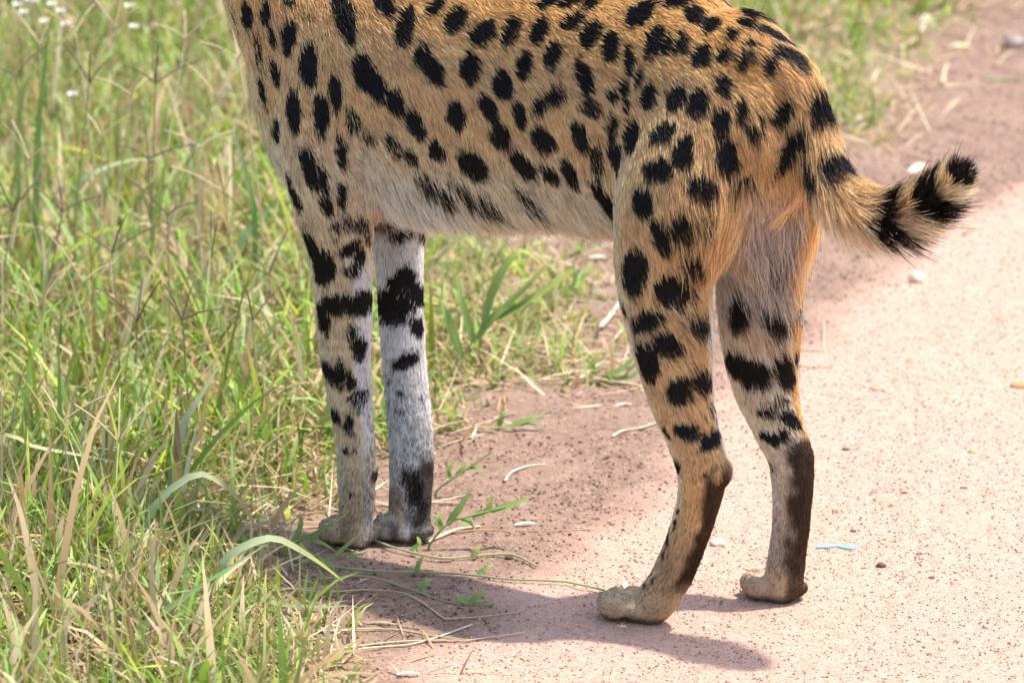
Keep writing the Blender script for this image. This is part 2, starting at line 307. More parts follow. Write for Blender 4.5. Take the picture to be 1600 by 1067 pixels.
for c, e1, e2, n, st in list(SP):                            # the far side wears its own spots
    a = (c - HM) @ LT
    if c[2] > .27 and a > .02:
        R = lambda q: q - 2 * LT * (q @ LT)
        j = AX * rng.normal(0, .012) + UP * rng.normal(0, .008)
        SP.append((HM + R(c - HM) + j, R(e1), R(e2), R(n), st))
for k in range(70):                                          # head and neck
    z, an = rng.uniform(.66, .93), rng.uniform(0, 6.28); c = B(.60 + .4 * (z - .75), 0, z); dv = AX * math.cos(an) + LT * math.sin(an)
    h, n, fi, dist = bvh.find_nearest(Vector(c + dv * .09)); n = np.array(n); t1 = unit(np.cross(n, [0.3, .1, 1.])); SP.append((np.array(h), np.cross(n, t1) * .013, t1 * .006, n, 1.))
def spotmask(Q, QN, jit, sharp=.15):
    M = np.zeros(len(Q))
    for c, e1, e2, n, st in SP:
        d = Q - c; R = max(np.linalg.norm(e1), np.linalg.norm(e2)) * 1.25
        i = np.nonzero(np.abs(d).max(1) < R + .004)[0]
        if not len(i): continue
        d = d[i]; x, y, z = d @ e1 / (e1 @ e1), d @ e2 / (e2 @ e2), np.abs(d @ n)
        rr = np.sqrt(x * x + y * y) + jit[i] * .004 / max(np.linalg.norm(e2), .004)
        M[i] = np.maximum(M[i], st * smooth01(rr, 1 + sharp, 1 - sharp) * (z < .022) * (QN[i] @ n > .15))
    return M
tp = tpar[:, 6]
def rings(tp, w, jit):
    tp = tp + .012 * jit; m = 0
    for a, b in ((.55, .655), (.735, .845), (.915, 1.1)): m = np.maximum(m, smooth01(tp, a - .012, a + .008) * smooth01(tp, b + .012, b - .008))
    return m * smooth01(w, .3, .7)
def tailpatch(tp, w, A, Zn):
    k = lambda a, b: smooth01(tp, a - .012, a + .012) * smooth01(tp, b + .012, b - .012)
    return smooth01(w, .3, .7) * np.maximum.reduce([k(.285, .375) * smooth01(Zn - .3 * A, .15, .4), k(.27, .36) * smooth01(Zn - .25 * A, .2, -.05), k(.14, .22) * smooth01(A, -.55, -.75)])
BLACK = C3(.012, .0085, .008)
mk = np.maximum.reduce([spotmask(X, NV, n2), rings(tp, fR['tail'], n2), tailpatch(tp, fR['tail'], na, nz)])
ca = body_me.color_attributes.new('col', 'FLOAT_COLOR', 'POINT'); cc = np.ones((nV, 4), np.float32); cc[:, :3] = mixc(base * .75, np.repeat(BLACK, nV, 0), mk); ca.data.foreach_set('color', cc.ravel())

# ---- strands
def grow(N, lenk=1., rad=.00021, K=5, seed=1):
    r = np.random.default_rng(seed)
    body_me.calc_loop_triangles(); nt_ = len(body_me.loop_triangles); T = np.empty(nt_ * 3, np.int32); body_me.loop_triangles.foreach_get('vertices', T); T = T.reshape(-1, 3)
    ar = np.linalg.norm(np.cross(X[T[:, 1]] - X[T[:, 0]], X[T[:, 2]] - X[T[:, 0]]), axis=1)
    ar = ar * np.clip((.013 / FLn[T].mean(1)), .55, 1.9) * np.where(X[T[:, 0], 2] > .70, .35, 1)
    ti = np.searchsorted(np.cumsum(ar) / ar.sum(), r.random(N)); ti = np.minimum(ti, nt_ - 1)
    b = r.random((N, 2)); fl = b.sum(1) > 1; b[fl] = 1 - b[fl]; b = np.column_stack([1 - b.sum(1), b]); t = T[ti]
    I = lambda q: (q[t] * (b[:, :, None] if q.ndim > 1 else b)).sum(1)
    p, n, d, L, col, spk = I(X), unit(I(NV)), unit(I(FD)), I(FLn), I(base), I(speck)
    jt = vnoise(p, .007, 5) * .6 + r.normal(0, .25, N)
    m_ = np.maximum.reduce([spotmask(p, n, jt), rings(I(tp), I(fR['tail']), vnoise(p, .006, 9) + r.normal(0, .6, N)), tailpatch(I(tp), I(fR['tail']), n @ AX, n[:, 2])])
    isb = r.random(N) < m_
    s = np.cross(n, d); an = .28 * vnoise(p, .05, 3) + .22 * vnoise(p, .014, 4) + r.normal(0, .13, N)
    d = d * np.cos(an)[:, None] + s * np.sin(an)[:, None]
    ln = L * lenk * (r.uniform(.65, 1.08, N) * (1 - .35 * r.random(N) * I(fR['torso']) * smooth01(p[:, 2], .44, .40)) + .25 * (r.random(N) < .03)) * (1 + .12 * vnoise(p, .02, 8))
    lift = np.clip(.50 + .10 * vnoise(p, .018, 6) + r.normal(0, .07, N) + .48 * I(fR['tail']) * smooth01(I(tp), .1, .3) + .40 * I(fR['torso']) * smooth01(n[:, 2], -.1, -.6), .25, 1.2)[:, None]
    tt = np.linspace(0, 1, K); pts = []
    sag = (.25 * I(fR['torso']) * smooth01(p[:, 2], .46, .38))[:, None]
    crv = (.62 - .42 * I(fR['tail']) * smooth01(I(tp), .1, .3))[:, None]
    for q in tt:
        pts.append(p - n * .0006 + ln[:, None] * (q * (d * .80 + n * lift) + q * q * (d * .22 - n * lift * crv - UP[None] * sag)))
    pts = np.stack(pts, 1)
    kd = kdtree.KDTree(max(N // 22, 1)); cidx = r.choice(N, max(N // 22, 1), replace=False)
    for i, j in enumerate(cidx): kd.insert(p[j], i)
    kd.balance(); near = np.fromiter((kd.find(x)[1] for x in p), np.int64, N); cj = cidx[near]
    okc = ((p - p[cj]) ** 2).sum(1) < .006 ** 2
    f = (tt ** 1.4 * .45)[None, :, None] * (okc * r.uniform(.4, 1, N))[:, None, None]
    pts = pts * (1 - f) + (pts[cj] + .35 * (p - p[cj])[:, None]) * f
    # colour of each strand
    val = np.exp(r.normal(0, .20, N) + .12 * vnoise(p, .012, 11))[:, None]
    cv = np.exp(r.normal(0, .10, N)); col = col * val * np.where(okc, cv[cj], 1)[:, None]
    dkh = r.random(N) < .07 + spk; col[dkh] *= r.uniform(.22, .5, (dkh.sum(), 1))
    lt = (r.random(N) < .16) & (col.mean(1) > .22); col[lt] = col[lt] * .6 + np.array([.78, .66, .50]) * .4
    col[isb] = BLACK * np.exp(r.normal(0, .35, isb.sum()))[:, None]
    col = np.clip(col, .004, .92)
    return p, pts, col, isb
def strands(name, N, parent, mat, **kw):
    p, pts, col, isb = grow(N, **kw); K = pts.shape[1]
    p2, pts2, col2, isb = grow(N // 30, lenk=1.35, seed=9); pts, col = np.concatenate([pts, pts2]), np.concatenate([col, col2])   # long guard hairs
    keep = pts[:, -1, 2] > .0015; pts, col = pts[keep], col[keep]; N = len(pts)
    hc = bpy.data.hair_curves.new(name); hc.add_curves([K] * N)
    hc.attributes['position'].data.foreach_set('vector', pts.astype(np.float32).ravel())
    ra = hc.attributes.get('radius') or hc.attributes.new('radius', 'FLOAT', 'POINT')
    prof = np.array([1, 1, .9, .65, .18]) if K == 5 else np.linspace(1, .2, K)
    ra.data.foreach_set('value', (prof[None] * kw.get('rad', .00024) * rng.uniform(.75, 1.25, (N, 1))).astype(np.float32).ravel())
    at = hc.attributes.new('hcol', 'FLOAT_COLOR', 'POINT'); c4 = np.ones((N, K, 4), np.float32)
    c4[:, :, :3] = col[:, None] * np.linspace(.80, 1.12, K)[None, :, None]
    at.data.foreach_set('color', np.clip(c4, 0, 1).ravel())
    o = link(name, hc, mat, parent); return o
m = NT('fur'); hcn = m.n('ShaderNodeAttribute', attribute_name='hcol')
df = m.n('ShaderNodeBsdfDiffuse', {'Color': hcn.outputs['Color']}); tr = m.n('ShaderNodeBsdfTranslucent', {'Color': hcn.outputs['Color']})
gl = m.n('ShaderNodeBsdfGlossy', {'Color': (.9, .9, .9, 1), 'Roughness': .38})
x1 = m.n('ShaderNodeMixShader', {0: .34, 1: df.outputs[0], 2: tr.outputs[0]}); x2 = m.n('ShaderNodeMixShader', {0: .022, 1: x1.outputs[0], 2: gl.outputs[0]}); m.surf(x2.outputs[0])
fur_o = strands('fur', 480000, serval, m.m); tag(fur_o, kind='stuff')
# eyes and nose
for s_ in (-1, 1):
    V, F = lump_mesh(HC + AX * .052 + LT * s_ * .026 + UP * .008, (.010, .010, .010), AX, 8, 12); em = NT('eye'); em.surf(em.n('ShaderNodeBsdfPrincipled', {'Base Color': (.25, .14, .03, 1), 'Roughness': .1}).outputs[0])
    link('eye', mesh_np('eye', V, F), em.m, serval)
V, F = lump_mesh(HC + AX * .086 - UP * .006, (.008, .011, .008), AX, 8, 12); em = NT('nose'); em.surf(em.n('ShaderNodeBsdfPrincipled', {'Base Color': (.05, .025, .022, 1), 'Roughness': .4}).outputs[0]); link('nose', mesh_np('nose', V, F), em.m, serval)

# ================================================================ GROUND: verge soil and sandy road, one sheet
def seg(P2, poly):
    """signed distance (negative inside) of points (n,2) to a closed polygon (m,2)"""
    d = np.full(len(P2), 1e9); ins = np.zeros(len(P2), bool); x, y = P2[:, 0], P2[:, 1]
    for i in range(len(poly)):
        a, b = poly[i], poly[(i + 1) % len(poly)]; e = b - a; t = np.clip(((x - a[0]) * e[0] + (y - a[1]) * e[1]) / (e @ e + 1e-12), 0, 1)
        d = np.minimum(d, (x - a[0] - e[0] * t) ** 2 + (y - a[1] - e[1] * t) ** 2)
        c = ((a[1] > y) != (b[1] > y)) & (x < (b[0] - a[0]) * (y - a[1]) / (b[1] - a[1] + 1e-12) + a[0]); ins ^= c
    d = np.sqrt(d); return np.where(ins, -d, d)
GP = lambda L: [G(u, v)[:2] for u, v in L]
GRASS = np.array(GP([(560, 1180), (590, 1050), (555, 985), (470, 940), (470, 890), (505, 850), (560, 790), (600, 740), (680, 690), (740, 650), (800, 612), (900, 606), (1000, 600), (1005, 575), (930, 520), (965, 450),
    (880, 400), (780, 372), (700, 345), (900, 300), (1100, 275), (1290, 235), (1400, 245), (1420, 140), (1490, 60), (1560, -30)]) + [(1.6, 6), (2.5, 40), (-40, 40), (-40, -3), (-.3, -3)])
ROAD = np.array(GP([(600, 1180), (640, 1040), (740, 990), (800, 905), (870, 870), (960, 800), (1040, 720), (1080, 640), (1130, 560), (1245, 540), (1290, 500), (1330, 440), (1440, 370), (1600, 300), (1900, 225)]) + [(8, 9), (40, 30), (40, -30), (0, -30)])
def axis(lo, hi, st, far, gr=1.35):
    x = list(np.arange(lo, hi, st)); q = st
    while x[-1] < far: q *= gr; x.append(x[-1] + q)
    q = st; y = [lo]
    while y[-1] > -far: q *= gr; y.append(y[-1] - q)
    return np.array(y[:0:-1] + x)
gx, gy = axis(-.95, .95, .0048, 400), axis(-.55, 3.1, .0062, 400)
XX, YY = np.meshgrid(gx, gy); Q = np.column_stack([XX.ravel(), YY.ravel(), np.zeros(XX.size)])
near = (np.abs(Q[:, 0]) < 1.6) & (Q[:, 1] > -1.2) & (Q[:, 1] < 4.5)
wob = np.column_stack([vnoise(Q, .11, 21), vnoise(Q, .11, 22)]) * .025 + np.column_stack([vnoise(Q, .03, 23), vnoise(Q, .03, 24)]) * .010
roadm = smooth01(-seg(Q[:, :2] + wob * 1.5, ROAD), -.05, .06); grassm = smooth01(-seg(Q[:, :2] + wob, GRASS), -.02, .05)
soil = 1 - roadm
def height(Q, soil, grass):
    lo = .004 * vnoise(Q, .35, 31) + .0025 * vnoise(Q, .12, 32)
    cr = np.maximum(vnoise(Q, .017, 33), -.2) * .0028 + np.maximum(vnoise(Q, .0085, 34), -.1) * .0022
    rd = .0011 * vnoise(Q, .02, 35) + .0008 * vnoise(Q, .009, 36)
    return lo + cr * soil + rd * (1 - soil)
H = height(Q, soil, grassm)
for g_, f_ in PAWS:                                          # the ground is pressed level under each paw
    H = H * smooth01(np.hypot(Q[:, 0] - g_[0], Q[:, 1] - g_[1]), .035, .10)
H *= near
Q[:, 2] = H - .001
nx, ny = len(gx), len(gy); idx = np.arange(nx * ny).reshape(ny, nx)
F = np.stack([idx[:-1, :-1], idx[:-1, 1:], idx[1:, 1:], idx[1:, :-1]], -1).reshape(-1, 4)
gm = mesh_np('ground', Q, F, cols=np.column_stack([roadm, grassm, soil]), attr='zone')
m = NT('soil_and_sand'); tc = m.n('ShaderNodeTexCoord'); zc = m.n('ShaderNodeAttribute', attribute_name='zone'); sp = m.n('ShaderNodeSeparateColor', {0: zc.outputs['Color']})
ob = tc.outputs['Object']
def noise(sc, det=3, rough=.6): return m.n('ShaderNodeTexNoise', {'Vector': ob, 'Scale': sc, 'Detail': det, 'Roughness': rough})
def ramp(f, stops):
    r = m.n('ShaderNodeValToRGB', {0: f}); e = r.color_ramp.elements
    while len(e) < len(stops): e.new(.5)
    for x, (p_, c_) in zip(e, stops): x.position = p_; x.color = (*c_, 1)
    return r.outputs[0]
def mix(f, a, b, mode='MIX'):
    x = m.n('ShaderNodeMix', data_type='RGBA', blend_type=mode); m.t.links.new(f, x.inputs[0]) if isinstance(f, bpy.types.NodeSocket) else setattr(x.inputs[0], 'default_value', f)
    for k, v in ((6, a), (7, b)):
        if isinstance(v, bpy.types.NodeSocket): m.t.links.new(v, x.inputs[k])
        else: x.inputs[k].default_value = (*v, 1)
    return x.outputs[2]
vor = m.n('ShaderNodeTexVoronoi', {'Vector': ob, 'Scale': 300., 'Randomness': 1.}); v2 = m.n('ShaderNodeTexVoronoi', {'Vector': ob, 'Scale': 150., 'Randomness': 1.})
gs = m.n('ShaderNodeSeparateColor', {0: vor.outputs['Color']}); g2 = m.n('ShaderNodeSeparateColor', {0: v2.outputs['Color']})
sand = ramp(gs.outputs[0], [(0, (.34, .185, .125)), (.10, (.46, .275, .195)), (.35, (.53, .33, .24)), (.8, (.57, .365, .27)), (.93, (.64, .45, .35))])
sand = mix(.35, sand, ramp(g2.outputs[1], [(0, (.40, .22, .155)), (.3, (.51, .31, .225)), (1, (.58, .38, .285))]))
sand = mix(m.n('ShaderNodeMath', {0: noise(9, 4).outputs[0], 1: .9}, operation='MULTIPLY').outputs[0], sand, mix(.5, sand, (.60, .38, .30)))
dirt = ramp(gs.outputs[1], [(0, (.10, .058, .04)), (.18, (.19, .115, .08)), (.55, (.28, .176, .125)), (.9, (.36, .24, .175)), (1., (.52, .40, .31))])
dirt = mix(.55, dirt, ramp(noise(55, 5, .7).outputs[0], [(.3, (.12, .07, .048)), (.48, (.25, .155, .11)), (.7, (.35, .23, .168))]))
dirt = mix(ramp(noise(7, 3).outputs[0], [(.4, (0, 0, 0)), (.65, (.5, .5, .5))]), dirt, (.37, .248, .185))
lit = mix(noise(120, 4).outputs[0], (.16, .11, .06), (.50, .38, .22)); dirt = mix(m.n('ShaderNodeMath', {0: sp.outputs[1], 1: .6}, operation='MULTIPLY').outputs[0], dirt, lit)
colr = mix(sp.outputs[0], dirt, sand)
hgt = m.n('ShaderNodeMath', {0: m.n('ShaderNodeMath', {0: vor.outputs['Distance'], 1: -.6}, operation='MULTIPLY').outputs[0], 1: noise(420, 3, .7).outputs[0]}, operation='ADD')
bp = m.n('ShaderNodeBump', {'Strength': .75, 'Distance': .0022, 'Height': hgt.outputs[0]})
bs = m.n('ShaderNodeBsdfPrincipled', {'Base Color': colr, 'Roughness': .95, 'Normal': bp.outputs[0]}); bs.inputs['Specular IOR Level'].default_value = .15; m.surf(bs.outputs[0])
ground = tag(link('ground', gm, m.m), 'pinkish sandy dirt road with a crumbly brown verge', None, None, 'structure')
gtree = bvhtree.BVHTree.FromPolygons([tuple(x) for x in Q[near]], []) if False else None
_gi = lambda x, y: (np.clip(np.searchsorted(gx, x), 1, nx - 1), np.clip(np.searchsorted(gy, y), 1, ny - 1))
def hz(x, y):
    i, j = _gi(np.asarray(x), np.asarray(y)); return Q[:, 2].reshape(ny, nx)[j, i]
def zone(x, y):
    i, j = _gi(np.asarray(x), np.asarray(y)); return roadm.reshape(ny, nx)[j, i], grassm.reshape(ny, nx)[j, i]

# ---- loose grains and clods (uncountable)
def ico():
    t = (1 + 5 ** .5) / 2; v = unit(np.array([(-1, t, 0), (1, t, 0), (-1, -t, 0), (1, -t, 0), (0, -1, t), (0, 1, t), (0, -1, -t), (0, 1, -t), (t, 0, -1), (t, 0, 1), (-t, 0, -1), (-t, 0, 1)], float))
    f = np.array([(0, 11, 5), (0, 5, 1), (0, 1, 7), (0, 7, 10), (0, 10, 11), (1, 5, 9), (5, 11, 4), (11, 10, 2), (10, 7, 6), (7, 1, 8), (3, 9, 4), (3, 4, 2), (3, 2, 6), (3, 6, 8), (3, 8, 9), (4, 9, 5), (2, 4, 11), (6, 2, 10), (8, 6, 7), (9, 8, 1)])
    return v, f
IV, IF = ico()
OV = np.array([(1, 0, 0), (-1, 0, 0), (0, 1, 0), (0, -1, 0), (0, 0, 1), (0, 0, -1)], float); OF = np.array([(0, 2, 4), (2, 1, 4), (1, 3, 4), (3, 0, 4), (2, 0, 5), (1, 2, 5), (3, 1, 5), (0, 3, 5)])
def grains(name, N, size, cols, zone_w, label, sink=.25, seed=3):
    r = np.random.default_rng(seed); x = r.uniform(-1.05, 1.05, N * 3); y = -.8 + 3.9 * r.random(N * 3) ** 1.4
    rd, gr = zone(x, y); k = r.random(N * 3) < zone_w(rd, gr, np.column_stack([x, y, 0 * x])); x, y = x[k][:N], y[k][:N]; n = len(x)
    sz = size[0] * (size[1] / size[0]) ** (r.random(n) ** 2.2)
    th = r.uniform(0, 6.28, n); q = OV[None] * (sz[:, None] * r.uniform(.6, 1.1, (n, 6)))[:, :, None]; q[:, :, 2] *= .75
    V = np.stack([q[:, :, 0] * np.cos(th)[:, None] - q[:, :, 1] * np.sin(th)[:, None], q[:, :, 0] * np.sin(th)[:, None] + q[:, :, 1] * np.cos(th)[:, None], q[:, :, 2]], -1)
    V += np.stack([x, y, hz(x, y) + sz * (.6 - sink)], -1)[:, None]
    c = np.asarray(cols)[r.integers(0, len(cols), n)] * np.exp(r.normal(0, .18, n))[:, None]
    F = (OF[None] + 6 * np.arange(n)[:, None, None]).reshape(-1, 3)
    me = mesh_np(name, V.reshape(-1, 3), F, False, np.repeat(np.clip(c, 0, .9), 6, 0)); return tag(link(name, me, VCOL), label, None, None, 'stuff')
def vcol_mat(name, rough=.9, trans=0., spec=.2):
    q = NT(name); a = q.n('ShaderNodeAttribute', attribute_name='col'); b = q.n('ShaderNodeBsdfPrincipled', {'Base Color': a.outputs['Color'], 'Roughness': rough, 'Specular IOR Level': spec})
    if trans:
        t_ = q.n('ShaderNodeBsdfTranslucent', {'Color': a.outputs['Color']}); x = q.n('ShaderNodeMixShader', {0: trans, 1: b.outputs[0], 2: t_.outputs[0]}); q.surf(x.outputs[0])
    else: q.surf(b.outputs[0])
    return q.m
VCOL = vcol_mat('grain'); LEAF = vcol_mat('leaf', .55, .32, .25); STRAW = vcol_mat('straw', .6, .18, .35)
grains('gravel', 80000, (.0007, .0023), [(.57, .37, .275), (.52, .32, .23), (.42, .23, .16), (.64, .47, .37), (.44, .265, .19)], lambda rd, gr, p: .08 + .92 * rd, 'fine pink and rust coloured grit strewn over the sandy road')
grains('dirt', 60000, (.0008, .0030), [(.15, .09, .063), (.24, .147, .104), (.32, .2, .145), (.40, .265, .2), (.20, .12, .085)], lambda rd, gr, p: (1 - rd) * (1 - .75 * gr) * (.3 + .7 * (vnoise(p, .07, 41) > -.1)), 'dark crumbs of loose brown soil on the bare verge', .28, 4)

# ================================================================ VEGETATION
SEED = np.random.default_rng(11)
def blades(n, base, az, lean, bend, length, width, c0, c1, segs=4, twist=None, r=SEED):
    """n grass blades as bent tapering ribbons; returns V, F, colours"""
    t = np.linspace(0, 1, segs + 1); V = np.zeros((n, segs + 1, 2, 3)); p = base.copy(); C = np.zeros((n, segs + 1, 2, 3))
    h = np.stack([np.cos(az), np.sin(az), 0 * az], 1); side0 = np.stack([-np.sin(az), np.cos(az), 0 * az], 1); tw = r.normal(0, .5, n) if twist is None else twist
    for k in range(segs + 1):
        an = lean + bend * t[k] ** 1.4; d = h * np.sin(an)[:, None] + UP[None] * np.cos(an)[:, None]
        nn = np.cross(d, side0); ang = tw * (.3 + t[k]); sd_ = side0 * np.cos(ang)[:, None] + nn * np.sin(ang)[:, None]
        wd = width * (1.0 - t[k] ** 1.6) * (.65 + .35 * min(1, t[k] * 3)) + .0003
        V[:, k, 0] = p - sd_ * wd[:, None] / 2; V[:, k, 1] = p + sd_ * wd[:, None] / 2
        C[:, k] = (c0 * (1 - t[k] ** 2) + c1 * t[k] ** 2)[:, None]
        p = p + d * (length / segs)[:, None]; p[:, 2] = np.maximum(p[:, 2], base[:, 2] + .002)
    V = V.reshape(-1, 3); i = np.arange(n)[:, None] * (segs + 1) * 2 + np.arange(segs)[None] * 2
    F = np.stack([i, i + 1, i + 3, i + 2], -1).reshape(-1, 4); return V, F, C.reshape(-1, 3)
GREENS = np.array([(.19, .32, .028), (.25, .40, .045), (.30, .43, .12), (.15, .26, .03), (.34, .45, .18), (.43, .47, .055), (.25, .38, .09)])
STRAWS = np.array([(.66, .52, .33), (.56, .42, .25), (.74, .62, .43), (.48, .34, .19), (.60, .40, .22), (.70, .58, .42)])
STRAWS = STRAWS * np.array([.90, .86, .78])
TIPS = np.array([(.46, .40, .10), (.52, .32, .08), (.60, .46, .26), (.40, .22, .08)])
def scatter(N, pad=.0, dens=None, xr=(-1.9, 1.7), yr=(-1.1, 5.2)):
    x, y = SEED.uniform(*xr, N * 6), yr[0] + (yr[1] - yr[0]) * SEED.random(N * 6) ** 1.25
    Pp = np.column_stack([x, y, 0 * x]); sdv = seg(Pp[:, :2] + .018 * np.column_stack([vnoise(Pp, .06, 51), vnoise(Pp, .06, 52)]), GRASS)
    k = SEED.random(N * 6) < smooth01(-sdv, -pad, .09) * (1 if dens is None else dens(Pp))
    vis = (np.abs(x) < .55 + .085 * (y + 1.2)); k &= vis | (SEED.random(N * 6) < .38)
    return Pp[k][:N], sdv[k][:N]
def far_thin(Pp): return np.where((Pp[:, 0] > .15), .85, 1.) * (.55 + .45 * smooth01(vnoise(Pp, .13, 53), -.45, .25))
for g_, f_ in PAWS: pass
PAWP = np.array([g_[:2] for g_, f_ in PAWS])
def clear_paws(Pp, r=.03): return (np.hypot(Pp[:, None, 0] - PAWP[None, :, 0], Pp[:, None, 1] - PAWP[None, :, 1]) > r).all(1)
# tufts of green leaves
T0, sdt = scatter(6500, .035, far_thin); k_ = clear_paws(T0, .035); T0, sdt = T0[k_], sdt[k_]
nb = SEED.integers(5, 14, len(T0)); ti = np.repeat(np.arange(len(T0)), nb); n = len(ti)
base_ = T0[ti] + np.column_stack([SEED.normal(0, .012, n), SEED.normal(0, .012, n), np.zeros(n)]); base_[:, 2] = hz(base_[:, 0], base_[:, 1]) - .002
deep = smooth01(-sdt[ti], .0, .22) * np.where(base_[:, 0] > -.10, np.where(base_[:, 1] > 1., .42, .30), 1) ; tall = np.exp(SEED.normal(0, .35, len(T0)))[ti]
ln = (.035 + .058 * deep) * tall * SEED.uniform(.5, 1.3, n); wdt = SEED.uniform(.0030, .0100, n) * np.clip(ln / .09, .6, 1.25)
gcol = GREENS[SEED.integers(0, len(GREENS), len(T0))][ti] * .6 + GREENS[SEED.integers(0, len(GREENS), n)] * .4
gcol *= np.exp(SEED.normal(0, .24, n))[:, None]; tip = gcol * 1.1; yt = SEED.random(n) < .22; tip[yt] = TIPS[SEED.integers(0, 4, yt.sum())]
dry = SEED.random(n) < .26 + .14 * smooth01(base_[:, 1], .3, 1.2) + .22 * smooth01(base_[:, 1], .08, -.2) + .18 * (vnoise(base_, .25, 57) > .2); dc = STRAWS[SEED.integers(0, 6, n)] * SEED.uniform(.75, 1.1, (n, 1)); gcol[dry] = dc[dry]; tip[dry] = dc[dry] * 1.05
V, F, C = blades(n, base_, SEED.uniform(0, 6.283, n), np.abs(SEED.normal(.5, .38, n)), SEED.uniform(.1, 1.6, n), ln, wdt, gcol, tip)
# small leaves of the creeping sward, at every angle
T3, sd3 = scatter(36000, .0, far_thin); k_ = clear_paws(T3, .03); T3, sd3 = T3[k_], sd3[k_]; n3 = len(T3); dp3 = smooth01(-sd3, 0, .25) * np.where(T3[:, 0] > -.10, .35, 1)
T3[:, 2] = hz(T3[:, 0], T3[:, 1]) + SEED.random(n3) * (.008 + .075 * dp3)
g3 = GREENS[SEED.integers(0, 7, n3)] * np.exp(SEED.normal(0, .25, n3))[:, None]; t3 = g3 * 1.05; yt = SEED.random(n3) < .15; t3[yt] = TIPS[SEED.integers(0, 4, yt.sum())]
d3 = SEED.random(n3) < .25; g3[d3] = STRAWS[SEED.integers(0, 6, d3.sum())] * .95; t3[d3] = g3[d3]
V3, F3, C3_ = blades(n3, T3, SEED.uniform(0, 6.283, n3), np.abs(SEED.normal(.9, .4, n3)), SEED.uniform(-.2, 1., n3), SEED.uniform(.018, .058, n3), SEED.uniform(.0028, .0062, n3), g3, t3, 3)
V, F, C = np.concatenate([V, V3]), np.concatenate([F, F3 + len(V)]), np.concatenate([C, C3_])
tag(link('grass', mesh_np('grass', V, F, True, np.clip(C, .01, .9)), LEAF), 'dense short green grass with straw mixed in along the verge', None, None, 'stuff')
print('GRASS', n)
# dry litter: thin straws lying and leaning every way
T1, sd1 = scatter(29000, .11, far_thin); n = len(T1); T1[:, 2] = hz(T1[:, 0], T1[:, 1]) + .001 + SEED.random(n) ** 2 * .035 * smooth01(-sd1, 0, .2)
sc_ = STRAWS[SEED.integers(0, 6, n)] * np.exp(SEED.normal(0, .2, n))[:, None]
V, F, C = blades(n, T1, SEED.uniform(0, 6.283, n), SEED.normal(1.35, .28, n), SEED.normal(.1, .35, n), SEED.uniform(.02, .10, n), SEED.uniform(.0012, .0038, n), sc_, sc_ * .9, 3)
V[:, 2] = np.maximum(V[:, 2], hz(V[:, 0], V[:, 1]) + .0006)
tag(link('dry_grass', mesh_np('dry_grass', V, F, True, np.clip(C, .01, .9)), STRAW), 'tangled dry straw litter lying between the grass tufts', None, None, 'stuff')
# thin wiry stems standing out of the grass
T2, sd2 = scatter(3400, -.05, far_thin, xr=(-1.9, .1)); n = len(T2); T2[:, 2] = hz(T2[:, 0], T2[:, 1]); dp = smooth01(-sd2, .05, .35)
sc_ = np.where((SEED.random(n) < .45)[:, None], GREENS[SEED.integers(0, 7, n)] * 1.05, STRAWS[SEED.integers(0, 6, n)] * .95)
V, F, C = blades(n, T2, SEED.uniform(0, 6.283, n), np.abs(SEED.normal(.12, .2, n)), SEED.uniform(0, .8, n), (.06 + .16 * dp) * SEED.uniform(.6, 1.25, n), SEED.uniform(.0010, .0022, n), sc_, sc_ * 1.05, 5)
tag(link('grass_stems', mesh_np('grass_stems', V, F, True, np.clip(C, .01, .9)), LEAF), 'wiry grass stems standing out of the verge grass', None, None, 'stuff')

# ================================================================ SINGLE PLANTS, STRAWS, STONES
def PY(u, v, y): r = ray(u, v); return CP + r * ((y - CP[1]) / r[1])       # a point standing at depth y
def ribbon(name, pts, width, c0, c1, mat, parent=None, fold=.25, n=10, tip=.08, up=None):
    """leaf: three points across with a shallow keel, tapering to the tip"""
    p = catmull(pts, n); tg = unit(np.gradient(p, axis=0)); up = np.array([0, -.5, .85]) if up is None else up
    sd_ = unit(np.cross(tg, up)); nn = np.cross(sd_, tg); t = np.linspace(0, 1, n); w_ = width * np.clip(np.minimum(.5 + 2.5 * t, 1) * (1 - t ** 2.2) + tip, .05, 1) / 2
    V = np.stack([p - sd_ * w_[:, None] + nn * (w_ * fold)[:, None], p, p + sd_ * w_[:, None] + nn * (w_ * fold)[:, None]], 1).reshape(-1, 3)
    i = np.arange(n - 1)[:, None] * 3; F = np.concatenate([np.concatenate([i, i + 1, i + 4, i + 3], 1), np.concatenate([i + 1, i + 2, i + 5, i + 4], 1)])
    c = np.array(c0)[None] * (1 - t ** 2)[:, None] + np.array(c1)[None] * (t ** 2)[:, None]; c = np.repeat(c, 3, 0) * np.exp(rng.normal(0, .06, (len(c) * 3, 1)))
    return link(name, mesh_np(name, V, F, True, np.clip(c, 0, .9)), mat, parent)
def stick(name, pts, r0, r1, c0, c1, mat, parent=None, n=10, K=6, flat=1.):
    p = catmull(pts, n); tg = unit(np.gradient(p, axis=0)); a = unit(np.cross(tg, np.array([.13, .21, .97]))); b = np.cross(tg, a); t = np.linspace(0, 1, n)
    rr = (r0 + (r1 - r0) * t) * (1 + .12 * rng.normal(0, 1, n)); an = np.linspace(0, 2 * np.pi, K, endpoint=False)
    V = (p[:, None] + (np.cos(an)[None, :, None] * a[:, None] + np.sin(an)[None, :, None] * b[:, None] * flat) * rr[:, None, None]).reshape(-1, 3)
    i = (np.arange(n - 1)[:, None] * K + np.arange(K)[None]); j = (np.arange(n - 1)[:, None] * K + (np.arange(K)[None] + 1) % K)
    F = np.stack([i, j, j + K, i + K], -1).reshape(-1, 4); c = np.array(c0)[None] * (1 - t)[:, None] + np.array(c1)[None] * t[:, None]
    return link(name, mesh_np(name, V, F, True, np.clip(np.repeat(c, K, 0), 0, .9)), mat, parent)
